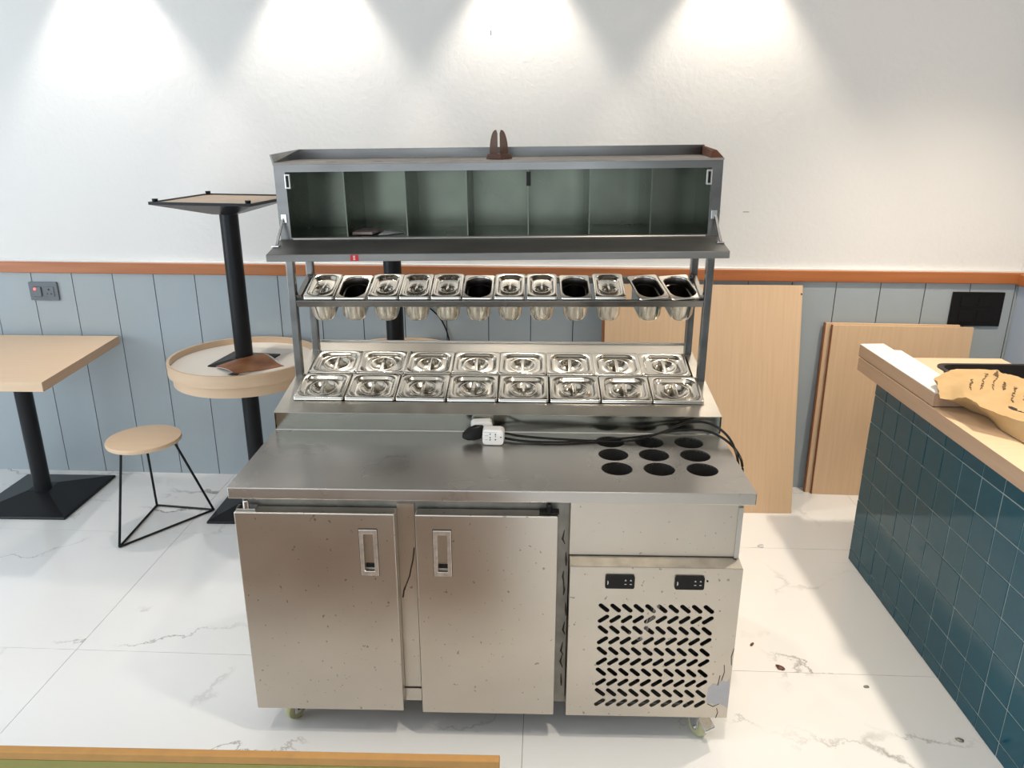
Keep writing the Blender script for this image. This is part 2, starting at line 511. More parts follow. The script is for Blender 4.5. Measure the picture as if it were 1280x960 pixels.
# torn foil on the centre stile: a dark ragged edge
tp = [(-0.226, 0.66), (-0.231, 0.62), (-0.238, 0.59), (-0.243, 0.565), (-0.252, 0.54), (-0.262, 0.515), (-0.266, 0.49)]
obj('torn_edge', B().tube([(x, 0.0215, z) for x, z in tp], 0.0022, 6), GRIME, prep)
for i in range(9):
    z = 0.18 + i * 0.062 + random.uniform(-.015, .015)
    x = 0.222 + random.uniform(-.006, .004)
    obj('dirt_fleck', B().tube([(x, 0.026, z), (x + random.uniform(-.008, .004), 0.026, z + random.uniform(.012, .03)),
                                (x - 0.002, 0.026, z + 0.045)], [0.0015, 0.003, 0.001], 6), GRIME, prep)
# doors


def door(x0, x1, z0, z1, hx, hinge_x):
    hz0, hz1 = 0.594, 0.743
    f = lambda u, v, w: (u, -0.022 + w, v)
    hw = 0.0165
    d = obj('door', B().plate([(x0, z0), (x1, z0), (x1, z1), (x0, z1)],
                              [[(hx - hw, hz0 + 0.012), (hx + hw, hz0 + 0.012), (hx + hw, hz1 - 0.012), (hx - hw, hz1 - 0.012)]],
                              0.042, f), STEEL_DOOR, prep, bevel=0.003)
    fr = obj('handle_frame', B().plate([(hx - 0.026, hz0), (hx + 0.026, hz0), (hx + 0.026, hz1), (hx - 0.026, hz1)],
                                       [[(hx - 0.0145, hz0 + 0.014), (hx + 0.0145, hz0 + 0.014), (hx + 0.0145, hz1 - 0.014), (hx - 0.0145, hz1 - 0.014)]],
                                       0.004, lambda u, v, w: (u, -0.0262 + w, v)), HANDLE, d, bevel=0.001)
    obj('grime_outline', B().box(hx - 0.0275, hx + 0.0275, -0.0226, -0.0221, hz0 - 0.002, hz0 + 0.004)
        .box(hx - 0.0275, hx + 0.0275, -0.0226, -0.0221, hz1 - 0.004, hz1 + 0.003)
        .box(hx - 0.0280, hx - 0.022, -0.0225, -0.02205, hz0, hz1).box(hx + 0.022, hx + 0.0275, -0.0225, -0.02205, hz0, hz1), GRIME, d)
    obj('handle_recess', B().box(hx - 0.0165, hx + 0.0165, -0.006, -0.002, hz0 + 0.012, hz1 - 0.012)
        .box(hx - 0.0165, hx - 0.0155, -0.022, -0.006, hz0 + 0.012, hz1 - 0.012)
        .box(hx + 0.0155, hx + 0.0165, -0.022, -0.006, hz0 + 0.012, hz1 - 0.012), STEEL_DOOR, d)
    obj('finger_slot', B().box(hx - 0.0145, hx + 0.0145, -0.0075, -0.0062, hz0 + 0.016, hz0 + 0.030), DARK_VOID, d)
    obj('gasket', B().box(x0 + 0.02, x1 - 0.02, 0.0201, 0.0275, z0 + 0.02, z1 - 0.015), BLACK_PL, d)
    # top hinge
    obj('hinge', B().box(hinge_x - 0.028, hinge_x + 0.028, -0.010, 0.016, z1 + 0.001, z1 + 0.006)
        .lathe([(0.009, 0), (0.009, 0.022), (0.006, 0.025)], 14, (hinge_x, -0.002, z1 + 0.004)), CHROME if hinge_x < 0 else BLACK_PL, d)
    return d


door(-0.731, -0.272, 0.108, 0.792, -0.350, -0.700)
door(-0.214, 0.193, 0.103, 0.791, -0.1375, 0.168)
# fixed panel above the compressor compartment
obj('upper_panel', B().box(0.228, 0.714, 0.012, 0.026, 0.650, ZF1), STEEL_DOOR, prep, bevel=0.002)
obj('upper_panel_edge', B().box(0.706, 0.7195, 0.006, 0.0135, 0.650, ZF1 - 0.012), STEEL, prep)
obj('panel_ledge', B().hexa([(0.230, -0.021, 0.629), (0.727, -0.021, 0.629), (0.722, 0.026, 0.640), (0.230, 0.026, 0.640),
                             (0.230, -0.021, 0.632), (0.727, -0.021, 0.632), (0.722, 0.026, 0.650), (0.230, 0.026, 0.650)]), GRIMY, prep)
# grille panel
slots = []
for j in range(10):
    for i in range(10):
        cx = 0.334 + 0.0341 * i + (0.0012 * j * (0.5 - i / 9.0) * 0)
        cz = 0.494 - 0.0377 * j
        a = math.radians(-41 if j % 2 == 0 else 37)
        L, w = 0.0128, 0.0068
        pts = []
        for k in range(7):
            t = -PI / 2 + PI * k / 6
            pts.append((L + w * math.cos(t), w * math.sin(t)))
        for k in range(7):
            t = PI / 2 + PI * k / 6
            pts.append((-L + w * math.cos(t), w * math.sin(t)))
        slots.append([(cx + x * math.cos(a) - y * math.sin(a), cz + x * math.sin(a) + y * math.cos(a)) for x, y in pts])
gp = obj('grille_panel', B().plate([(0.231, 0.104), (0.728, 0.104), (0.728, 0.631), (0.231, 0.631)], slots, 0.003,
                                   lambda u, v, w: (u, -0.022 + w, v)), STEEL_DOOR, prep)
obj('panel_return', B().box(0.7235, 0.728, -0.019, 0.03, 0.104, 0.629).box(0.231, 0.235, -0.019, 0.03, 0.104, 0.629)
    .box(0.235, 0.7235, -0.019, 0.03, 0.104, 0.107), STEEL_DOOR, gp)
for cx in (0.376, 0.577):
    cb = obj('controller', B().plate(rr2(0.0425, 0.0215, 0.006, 24), [], -0.006,
                                     lambda u, v, w, cx=cx: (cx + u, -0.0222 + w, 0.585 + v)), BLACK_PL, gp, bevel=0.001)
    mk = B()
    for bx in (0.016, 0.031):
        mk.plate([(cx + bx - 0.003, 0.590), (cx + bx + 0.003, 0.590), (cx + bx, 0.595)], [], -0.0004, lambda u, v, w: (u, -0.0283 + w, v))
        mk.box(cx + bx - 0.003, cx + bx + 0.003, -0.0287, -0.0283, 0.578, 0.580)
    mk.box(cx - 0.0365, cx - 0.0345, -0.0287, -0.0283, 0.577, 0.590).box(cx - 0.034, cx - 0.033, -0.0287, -0.0283, 0.580, 0.587)
    obj('key_marks', mk, ICON, cb)
obj('screw_hole', B().tube([(0.6285, -0.0225, 0.590), (0.6285, -0.024, 0.590)], 0.003, 10), DARK_VOID, gp)
obj('peeling_tape', B().plate([(0.660, 0.175), (0.663, 0.215), (0.676, 0.232), (0.69, 0.226), (0.70, 0.244), (0.718, 0.238), (0.724, 0.252), (0.727, 0.20),
                               (0.727, 0.142), (0.715, 0.150), (0.70, 0.158), (0.69, 0.150), (0.676, 0.160), (0.664, 0.156)], [], -0.0008,
                              lambda u, v, w: (u, -0.0221 + w, v)), TAPE, gp)
crk = [[(0.664, 0.156), (0.682, 0.146), (0.70, 0.157)], [(0.70, 0.244), (0.706, 0.275), (0.703, 0.30)], [(0.694, 0.104), (0.699, 0.125), (0.694, 0.14)],
       [(0.727, 0.36), (0.7215, 0.33), (0.7245, 0.30)], [(0.690, 0.226), (0.694, 0.262)]]
cb_ = B()
for c in crk:
    cb_.tube([(x, -0.0225, z) for x, z in c], 0.0012, 5)
obj('tape_tear', cb_, GRIME, gp)
obj('dark_slot_backing', B().box(0.24, 0.705, 0.10, 0.16, 0.135, 0.64), DARK_VOID, prep)  # black box added so the grille slots read as shaded
obj('condenser_pipe', B().tube([(0.42, 0.05, 0.36), (0.46, 0.045, 0.335), (0.50, 0.05, 0.45), (0.505, 0.05, 0.52)], 0.012, 8), STEEL, prep)
obj('dark_slot_side_backing', B().box(0.708, 0.712, 0.03, 0.9, 0.135, 0.64), DARK_VOID, prep)  # black sheet darkens the space behind the grille

# casters


def caster(x, y, rz, brake):
    c = bpy.data.objects.new('caster', None)
    COL.objects.link(c)
    c.parent = prep
    c.location = (x, y, 0)
    c.rotation_euler = (0, 0, rz)
    obj('wheel', B().xf(Matrix()).lathe([(0.012, -0.013), (0.031, -0.013), (0.034, -0.008), (0.034, 0.008), (0.031, 0.013), (0.012, 0.013)], 28)
        .xf(Matrix.Translation((0, -0.012, 0.034)) @ Matrix.Rotation(PI / 2, 4, 'Y')), RUBBER, c, smooth=True)
    fk = B()
    for s in (-1, 1):
        fk.hexa([(s * 0.016, -0.024, 0.026), (s * 0.0185, -0.024, 0.026), (s * 0.0185, 0.0, 0.026), (s * 0.016, 0.0, 0.026),
                 (s * 0.016, -0.026, 0.085), (s * 0.0185, -0.026, 0.085), (s * 0.0185, 0.028, 0.085), (s * 0.016, 0.028, 0.085)])
    fk.box(-0.0185, 0.0185, -0.026, 0.028, 0.083, 0.088)
    obj('fork', fk, CHROME, c, bevel=0.001)
    obj('axle', B().tube([(-0.023, -0.012, 0.034), (0.023, -0.012, 0.034)], 0.005, 10), CHROME, c)
    obj('mount_plate', B().lathe([(0.024, 0.088), (0.024, 0.100)], 20).box(-0.032, 0.032, -0.032, 0.032, 0.100, 0.112), CHROME, c)
    if brake:
        obj('brake_pedal', B().hexa([(-0.02, -0.062, 0.048), (0.02, -0.062, 0.048), (0.02, -0.026, 0.070), (-0.02, -0.026, 0.070),
                                     (-0.02, -0.064, 0.056), (0.02, -0.064, 0.056), (0.02, -0.026, 0.080), (-0.02, -0.026, 0.080)]), CHROME, c, bevel=0.002)


caster(0.650, 0.035, 0.55, True)
caster(-0.636, 0.075, -0.7, False)
caster(0.640, 0.83, 0.2, False)
caster(-0.640, 0.83, 0.9, False)

# rack posts
for sx in (-1, 1):
    obj('post', B().box(sx * 0.721 - 0.0130, sx * 0.721 + 0.0130, 0.655, 0.682, 0.972, 1.487), STEEL_RACK, prep, bevel=0.0025)
    obj('post', B().box(sx * 0.7085 - 0.0130, sx * 0.7085 + 0.0130, 0.846, 0.873, 1.016, 1.487), STEEL_RACK, prep, bevel=0.0025)
# pan shelf: sloped frame between the posts
SH_Y, SH_Z = 0.655, 1.268
SHA = math.atan2(0.05, 0.17)
shM = Matrix.Translation((0, SH_Y, SH_Z)) @ Matrix.Rotation(-0.008, 4, 'Y') @ Matrix.Rotation(SHA, 4, 'X')
sh = B()
sh.box(-0.708, 0.708, -0.004, 0.010, -0.028, -0.003).box(-0.708, 0.708, 0.172, 0.188, -0.028, -0.003)
obj('shelf_rail', B().box(-0.708, 0.708, -0.004, 0.008, -0.028, -0.0035).xf(shM), STEEL_RACK, prep, bevel=0.0015)
obj('shelf_rail', B().box(-0.708, 0.708, 0.172, 0.186, -0.028, -0.0035).xf(shM), STEEL_RACK, prep, bevel=0.0015)
sh.bm.free()
for x0, x1 in ((-0.708, -0.690), (0.694, 0.708)):
    obj('shelf_end', B().box(x0, x1, 0.008, 0.172, -0.028, 0.012).xf(shM), STEEL_RACK, prep)

# cabinet
TILT = -0.0150
cab = obj('cabinet_shell', B().box(-0.723, -0.718, 0.0, 0.30, 0.0, 0.240).box(0.718, 0.723, 0.0, 0.30, 0.0, 0.240)
          .box(-0.723, 0.723, 0.0, 0.30, -0.004, 0.0), STEEL_RACK, prep, loc=(0, 0.60, 1.491), rot=(0, TILT, 0))
obj('front_surround', B().plate([(-0.723, -0.004), (0.723, -0.004), (0.723, 0.241), (-0.723, 0.241)],
                                [[(-0.687, 0.003), (0.687, 0.003), (0.687, 0.213), (-0.687, 0.213)]], 0.004,
                                lambda u, v, w: (u, -0.004 + w, v)), STEEL_RACK, cab)
obj('interior_back', B().box(-0.718, 0.718, 0.292, 0.30, 0.0, 0.236), STEEL_IN, cab)
obj('interior_floor', B().box(-0.718, 0.718, 0.004, 0.292, 0.0, 0.003), STEEL_IN, cab)
obj('interior_ceiling', B().box(-0.718, 0.718, 0.004, 0.292, 0.228, 0.236), STEEL_IN, cab)
for s in (-1, 1):
    obj('interior_side', B().box(min(s * 0.7175, s * 0.700), max(s * 0.7175, s * 0.700), 0.02, 0.292, 0.003, 0.228), STEEL_IN, cab)
for k in range(1, 7):
    x = -0.700 + 1.4 * k / 7
    obj('divider', B().box(x - 0.0018, x + 0.0018, 0.004, 0.292, 0.003, 0.228), STEEL_IN, cab)
obj('top_shelf', B().box(-0.725, 0.725, -0.006, 0.305, 0.236, 0.243), STEEL_DUSTY, cab, bevel=0.001)
lip = B().box(-0.725, 0.725, 0.298, 0.305, 0.243, 0.277)
lip.hexa([(-0.725, -0.006, 0.243), (-0.720, -0.006, 0.243), (-0.720, 0.298, 0.243), (-0.725, 0.298, 0.243),
          (-0.731, -0.006, 0.268), (-0.726, -0.006, 0.268), (-0.720, 0.298, 0.277), (-0.725, 0.298, 0.277)])
obj('raised_lip', lip, STEEL_RACK, cab)
obj('bent_corner', B().hexa([(0.68, 0.0, 0.2435), (0.724, -0.004, 0.2435), (0.724, 0.29, 0.2435), (0.715, 0.29, 0.2435),
                             (0.692, 0.03, 0.262), (0.712, 0.05, 0.266), (0.721, 0.29, 0.274), (0.716, 0.29, 0.274)]), RUST, cab, bevel=0.002)
for x in (-0.55, -0.40):
    obj('dried_smear', B().plate([(x, 0.0), (x + 0.012, 0.004), (x + 0.02, 0.001), (x + 0.032, 0.006), (x + 0.02, 0.010), (x + 0.006, 0.007)], [], 0.0006,
                                 lambda u, v, w: (u, v, 0.2432 + w)), RUST, cab)
for s in (-1, 1):
    ca = obj('door_catch', B().box(s * 0.680 - 0.0095, s * 0.680 + 0.0095, -0.010, 0.006, 0.160, 0.208), STEEL, cab, bevel=0.002)
    obj('catch_roller', B().box(s * 0.680 - 0.004, s * 0.680 + 0.004, -0.012, -0.010, 0.166, 0.202), BLACK_PL, ca)
obj('magnet_catch', B().box(0.095, 0.109, 0.0, 0.012, 0.162, 0.206), BLACK_PL, cab)
# flap door hanging open
flap = obj('flap_door', B().hexa([(-0.725, -0.163, -0.052), (0.725, -0.163, -0.052), (0.725, -0.007, -0.022), (-0.725, -0.007, -0.022),
                                  (-0.725, -0.163, -0.029), (0.725, -0.163, -0.029), (0.725, -0.007, -0.003), (-0.725, -0.007, -0.003)]), STEEL_FLAP, cab, bevel=0.002)
obj('flap_hinge', B().tube([(-0.68, -0.006, -0.002), (0.68, -0.006, -0.002)], 0.004, 8), STEEL, flap)
stk = obj('red_sticker', B().box(-0.458, -0.432, -0.1642, -0.1632, -0.0505, -0.031), RED, flap)
obj('sticker_text', B().box(-0.449, -0.4425, -0.1648, -0.1642, -0.0365, -0.034).box(-0.449, -0.4425, -0.1648, -0.1642, -0.0415, -0.039)
    .box(-0.449, -0.4425, -0.1648, -0.1642, -0.0465, -0.044), WHITE_PL, stk)
for s in (-1, 1):
    st = obj('stay_arm', B().tube([(s * 0.706, -0.008, 0.066), (s * 0.714, -0.075, -0.012)], 0.0028, 8)
             .tube([(s * 0.711, -0.006, 0.064), (s * 0.719, -0.075, -0.012)], 0.0022, 8), CHROME, cab)
    obj('stay_bracket', B().box(s * 0.704 - 0.009, s * 0.704 + 0.009, -0.009, -0.003, 0.052, 0.080)
, CHROME, cab, bevel=0.001)
    obj('stay_foot', B().box(s * 0.714 - 0.014, s * 0.714 + 0.010, -0.092, -0.070, -0.0155, -0.011), CHROME, cab, bevel=0.001)

# ------------------------------------------------------------------ food pans
N = 48


def circ(r, z, n=N, cx=0, cy=0):
    """circle indexed like rrect"""
    return [(cx + p[0], cy + p[1], z) for p in rrect(r, r, r, n)]


def pan_mesh(hx, hy, depth, wall, inr):
    b = B()
    ix, iy = hx - wall, hy - wall
    rings = [rrect(ix - 0.010, iy - 0.010, inr * 0.75, N, -depth - 0.001),
             rrect(ix - 0.003, iy - 0.003, inr * 0.85, N, -depth + 0.014),
             rrect(ix + 0.001, iy + 0.001, inr, N, -0.003),
             rrect(hx - 0.002, hy - 0.002, 0.008, N, -0.003),
             rrect(hx, hy, 0.009, N, -0.006),
             rrect(hx + 0.0006, hy + 0.0006, 0.0095, N, -0.004),
             rrect(hx - 0.001, hy - 0.001, 0.008, N, 0.0),
             rrect(ix + 0.003, iy + 0.003, inr + 0.003, N, 0.0),
             rrect(ix, iy, inr, N, -0.004),
             rrect(ix - 0.0015, iy - 0.0015, inr * .98, N, -depth * 0.30),
             rrect(ix - 0.0055, iy - 0.0055, inr * .92, N, -depth * 0.33),
             rrect(ix - 0.009, iy - 0.009, inr * 0.8, N, -depth + 0.015),
             rrect(ix - 0.016, iy - 0.016, inr * 0.6, N, -depth + 0.0015)]
    b.loft(rings)
    return b.mesh('pan_body')


def lid_mesh(hx, hy, wall, inr, bowl, cy=0.0):
    b = B()
    rx, ry = hx - wall, hy - wall
    rings = [rrect(hx, hy, 0.010, N, 0.0012), rrect(hx + 0.0004, hy + 0.0004, 0.010, N, 0.004),
             rrect(hx - 0.002, hy - 0.002, 0.009, N, 0.0065),
             rrect(rx + 0.003, ry + 0.003, inr + .003, N, 0.0060),
             rrect(rx - 0.001, ry - 0.001, inr, N, 0.003),
             rrect(rx - 0.005, ry - 0.005, inr - .004, N, -0.005),
             rrect(rx - 0.010, ry - 0.010, inr - .006, N, -0.006),
             circ(bowl + 0.009, -0.004, cy=cy), circ(bowl + 0.004, -0.002, cy=cy), circ(bowl, -0.004, cy=cy),
             circ(bowl * 0.86, -0.013, cy=cy), circ(bowl * 0.6, -0.020, cy=cy), circ(bowl * 0.3, -0.0225, cy=cy)]
    b.loft(rings, cap0=False)
    return b.mesh('lid')


def handle_mesh(bowl, w, cy=0.0):
    pts = []
    for t in (-1, -0.8, -0.4, 0, 0.4, 0.8, 1):
        pts.append((t * (bowl + 0.002), -0.0035 + 0.003 * (1 - t * t)))
    rings = []
    for y, z in pts:
        rings.append([(-w, cy + y, z - 0.003), (w, cy + y, z - 0.003), (w * 0.8, cy + y, z + 0.001), (w * 0.3, cy + y, z + 0.0016),
                      (-w * 0.3, cy + y, z + 0.0016), (-w * 0.8, cy + y, z + 0.001)])
    return B().loft(rings).mesh('handle')


def smooth_me(me, ang=50):
    for p in me.polygons:
        p.use_smooth = True
    return me


L_PAN = smooth_me(pan_mesh(0.0865, 0.0805, 0.10, 0.011, 0.030))
L_LID = smooth_me(lid_mesh(0.0865, 0.0805, 0.016, 0.036, 0.042))
L_HAN = handle_mesh(0.042, 0.007)
S_PAN = smooth_me(pan_mesh(0.0535, 0.0875, 0.10, 0.009, 0.0425))
S_LID = smooth_me(lid_mesh(0.0535, 0.0875, 0.013, 0.034, 0.0245, cy=-0.014))
S_HAN = handle_mesh(0.0245, 0.0045, cy=-0.014)
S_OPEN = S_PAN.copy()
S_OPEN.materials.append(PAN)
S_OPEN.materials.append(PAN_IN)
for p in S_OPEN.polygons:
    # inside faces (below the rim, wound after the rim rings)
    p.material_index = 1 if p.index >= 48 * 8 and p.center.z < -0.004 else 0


def food_pan(label, group, M, body, lid, handle, is_open):
    t = thing('food_pan', label, 'food pan', group=group)
    t.matrix_world = M
    obj('pan_body', body, PAN, t, smooth=True)
    if not is_open:
        l = obj('lid', lid, PAN, t)
        h = obj('handle', handle, PAN, l)
        h['label'] = 'bridge grip across the round recess'
    return t


jit = random.Random(3)
for row, (v, nm) in enumerate(((0.155, 'front'), (0.324, 'back'))):
    for k in range(8):
        x = (-0.705 + 0.1765 * (k + 0.5)) if row == 0 else (-0.692 + 0.1725 * (k + 0.5))
        pos = 'leftmost' if k == 0 else ('rightmost' if k == 7 else ORD[k + 1] + ' from left')
        lab = '%s square lidded steel pan in the %s row of the sloped deck' % (pos, nm)
        M = deckM @ Matrix.Translation((x + jit.uniform(-.001, .001), v, 0.007)) @ Matrix.Rotation(jit.uniform(-.012, .012), 4, 'Z')
        food_pan(lab, 'square lidded pans in the sloped deck', M, L_PAN, L_LID, L_HAN, False)
UPX = [-0.685, -0.574, -0.459, -0.350, -0.239, -0.129, -0.017, 0.096, 0.214, 0.333, 0.466, 0.578]
OPEN = {1, 5, 8, 10, 11}
ol = {1: 'open empty narrow pan near the left end of the upper shelf',
      5: 'open narrow pan in the middle of the upper shelf',
      8: 'open narrow pan, ninth from the left on the upper shelf',
      10: 'open narrow pan set askew, second from right on the upper shelf',
      11: 'open narrow pan set askew at the right end of the upper shelf'}
for k, x in enumerate(UPX):
    rz = 0.0
    if k >= 10:
        rz = 0.15
    M = shM @ Matrix.Translation((x + 0.054 + (0.006 if k >= 10 else 0), 0.0895, 0.004)) @ Matrix.Rotation(rz + jit.uniform(-.01, .01), 4, 'Z')
    if k in OPEN:
        food_pan(ol[k], 'narrow pans on the upper shelf', M, S_OPEN, None, None, True)
    else:
        lab = 'lidded narrow pan, %s on the upper shelf' % ('leftmost' if k == 0 else ORD[k + 1] + ' from the left')
        food_pan(lab, 'narrow pans on the upper shelf', M, S_PAN, S_LID, S_HAN, False)

# ------------------------------------------------------------------ things on the prep counter
# napkin holder on the top shelf
ztop = 1.491 + 0.2435
nh = thing('napkin_holder', 'small brown mesh napkin holder with two rounded fins on top shelf', 'napkin holder', (0.0, 0.70, ztop + 0.0005), rot=(0, TILT, 0))
obj('base', B().hexa([(-0.044, -0.012, 0), (0.010, -0.052, 0), (0.046, -0.010, 0), (-0.006, 0.034, 0),
                      (-0.038, -0.010, 0.016), (0.009, -0.044, 0.016), (0.040, -0.008, 0.016), (-0.006, 0.028, 0.016)]), BROWN, nh, bevel=0.002)
for s in (-1, 1):
    prof = [(0.0035, 0.014)]
    for k in range(13):
        a = PI / 2 * k / 12
        prof.append((0.0035 + 0.006 + 0.026 * math.cos(a) - 0.006 * math.cos(a), 0.016 + 0.074 * math.sin(a)))
    prof += [(0.0065, 0.089), (0.0035, 0.08)]
    fin = obj('mesh_fin', B().plate([(s * u, v) for u, v in prof], [], 0.002, lambda u, v, w, s=s: (u, -0.012 + abs(u) * 0.3 + w, v)), MESHBROWN, nh)
    obj('fin_border', B().tube([(s * u, -0.011 + abs(u) * 0.3, v) for u, v in prof[:-1]], 0.0013, 6), BROWN, fin)
# papers in the second compartment
zc = 1.491 + 0.003


def sheet(name, label, pts, z, t, material, cat):
    n = len(pts)
    b = B()
    b.loft([[(x, y, zz + z) for x, y, zz in pts], [(x, y, zz + z + t) for x, y, zz in pts]])
    return tag(obj(name, b, material), label, cat)


zl = zc - 0.0075 + 0.0012
sheet('brochure', 'folded printed brochure lying in the second cabinet compartment', [(-0.492, 0.640, 0.0), (-0.424, 0.634, 0.001), (-0.408, 0.74, 0.002), (-0.480, 0.75, 0.001)], zl + 0.002, 0.008, BROCH, 'brochure')
sheet('paper_sheet', 'loose pale paper sheet beside the brochure in the cabinet', [(-0.403, 0.630, 0.0005), (-0.372, 0.636, 0.001), (-0.325, 0.70, 0.001), (-0.40, 0.73, 0.001)], zl + 0.002, 0.001, PAPER, 'paper')


# plugs and cords
def adapter(label, loc, rz, marks=True):
    t = thing('plug_adapter', label, 'plug', loc, rz)
    r = []
    for y, sx, sz in ((-0.020, 0.030, 0.022), (-0.023, 0.034, 0.0255), (0.010, 0.036, 0.0275), (0.018, 0.032, 0.0235)):
        r.append([(p[0] * 1.0, y, p[1] + 0.0275) for p in rrect(sx, sz, 0.012, 32)])
    r[0], r[1] = r[1], r[0]
    rings = [[(p[0], y, p[1] + 0.0275) for p in rrect(sx, sz, rr, 32)] for y, sx, sz, rr in
             ((-0.024, 0.030, 0.0225, 0.010), (-0.0225, 0.0335, 0.0255, 0.012), (0.010, 0.0355, 0.0275, 0.013), (0.020, 0.031, 0.023, 0.011))]
    obj('body', B().loft(rings), WHITE_PL, t, smooth=True)
    if marks:
        h = B()
        for x, z in ((-0.009, 0.040), (0.008, 0.039), (-0.009, 0.020), (0.008, 0.021), (0.0255, 0.030)):
            h.tube([(x, -0.0240, z), (x, -0.0246, z)], 0.0022, 10)
        h.box(-0.0105, -0.0075, -0.0246, -0.0240, 0.025, 0.030).box(0.007, 0.009, -0.0246, -0.0240, 0.030, 0.035)
        obj('socket_holes', h, BLACK_PL, t)
        g_ = B()
        g_.box(-0.026, -0.016, -0.0244, -0.0239, 0.0338, 0.0346).box(-0.026, -0.016, -0.0244, -0.0239, 0.0198, 0.0206)
        g_.box(-0.030, 0.012, -0.0244, -0.0239, 0.0455, 0.0460)
        obj('moulded_lines', g_, GREY_PL, t)
    return t


ad1 = adapter('white plug adapter with socket holes lying in front on the countertop', (-0.006, 0.345, HC + 0.0005), -0.04)
adapter('white plug adapter behind the black plug, against the riser', (-0.048, 0.412, HC + 0.0005), 0.15, False)
bp = thing('power_plug', 'black moulded plug between the two white adapters', 'plug', (-0.078, 0.352, HC + 0.001), 0.0)
obj('plug_body', B().loft([[(x + p[0], y + p[1] * 0.3, z + p[1]) for p in rrect(a, b_, min(a, b_) * .6, 24)] for x, y, z, a, b_ in
                           ((0.030, 0.015, 0.037, 0.008, 0.014), (0.018, 0.010, 0.030, 0.016, 0.022), (0.0, 0.0, 0.026, 0.020, 0.020),
                            (-0.016, -0.004, 0.023, 0.013, 0.012), (-0.024, -0.006, 0.021, 0.006, 0.006))]), BLACK_PL, bp, smooth=True)


def spline(pts, n=10):
    pts = [Vector(p) for p in pts]
    out = []
    P = [pts[0] * 2 - pts[1]] + pts + [pts[-1] * 2 - pts[-2]]
    for i in range(1, len(P) - 2):
        for k in range(n):
            t = k / n
            a, b, c, d = P[i - 1], P[i], P[i + 1], P[i + 2]
            out.append(0.5 * ((2 * b) + (c - a) * t + (2 * a - 5 * b + 4 * c - d) * t * t + (3 * b - a - 3 * c + d) * t ** 3))
    out.append(pts[-1])
    return out


CR = 0.0042


def plug_inv(loc, rz):
    return (Matrix.Translation(loc) @ Matrix.Rotation(rz, 4, 'Z')).inverted()


obj('cord', B().tube(spline([(0.028, 0.356, HC + 0.03), (0.10, 0.372, HC + 0.012), (0.25, 0.366, HC + 0.005), (0.42, 0.356, HC + 0.006),
                                       (0.53, 0.385, HC + 0.022), (0.63, 0.42, HC + 0.048), (0.70, 0.40, HC + 0.055), (0.745, 0.35, HC + 0.036),
                                       (0.762, 0.29, HC + 0.006), (0.768, 0.26, HC - 0.04), (0.766, 0.25, HC - 0.10)]), CR, 8).xf(plug_inv((-0.006, 0.345, HC + 0.0005), -0.04)), BLACK_PL, ad1, smooth=True)['label'] = 'black cord arching higher over the cup holes'
obj('cord', B().tube(spline([(-0.055, 0.362, HC + 0.034), (0.0, 0.374, HC + 0.012), (0.09, 0.350, HC + 0.006), (0.22, 0.345, HC + 0.005), (0.37, 0.372, HC + 0.0045),
                                       (0.50, 0.398, HC + 0.010), (0.60, 0.402, HC + 0.028), (0.69, 0.385, HC + 0.034), (0.750, 0.335, HC + 0.016),
                                       (0.774, 0.27, HC - 0.01), (0.780, 0.25, HC - 0.06), (0.778, 0.245, HC - 0.12)]), CR, 8).xf(plug_inv((-0.078, 0.352, HC + 0.001), 0)), BLACK_PL, bp, smooth=True)['label'] = 'black cord lying lower along the countertop'

# ------------------------------------------------------------------ left side: table, stool, stacked round tables


def pyramid_base(h, edge, top, rise, post_r, z0=0.0, flip=False):
    """low square pyramid plate"""
    def sq(a, z):
        return [(a, a, z), (-a, a, z), (-a, -a, z), (a, -a, z)]
    return B().loft([sq(h, 0), sq(h + 0.001, edge * 0.5), sq(h - 0.002, edge), sq(top, rise)])


tb = thing('square_table', 'light oak table with thick top and black pedestal, by the left edge', 'table', (-2.39, 1.60, 0))
obj('table_top', B().hexa([(-0.36, -0.497, 0.752), (0.418, -0.497, 0.752), (0.352, 0.277, 0.752), (-0.36, 0.277, 0.752),
                           (-0.36, -0.497, 0.795), (0.418, -0.497, 0.795), (0.352, 0.277, 0.795), (-0.36, 0.277, 0.795)]), OAK_TOP, tb, bevel=0.0015)
obj('edge_band', B().hexa([(0.4185, -0.497, 0.7525), (0.4195, -0.497, 0.7525), (0.3535, 0.277, 0.7525), (0.3525, 0.277, 0.7525),
                           (0.4185, -0.497, 0.7945), (0.4195, -0.497, 0.7945), (0.3535, 0.277, 0.7945), (0.3525, 0.277, 0.7945)]), OAK_EDGE, tb)
obj('pedestal', B().tube([(0, -0.03, 0.05), (0, -0.03, 0.745)], 0.040, 28), BLACK, tb, smooth=True)
obj('top_plate', B().box(-0.15, 0.15, -0.18, 0.12, 0.744, 0.752), BLACK, tb)
obj('base_plate', pyramid_base(0.245, 0.014, 0.05, 0.062, 0.04).xf(Matrix.Translation((-0.015, -0.005, 0))), BLACK, tb, bevel=0.003)

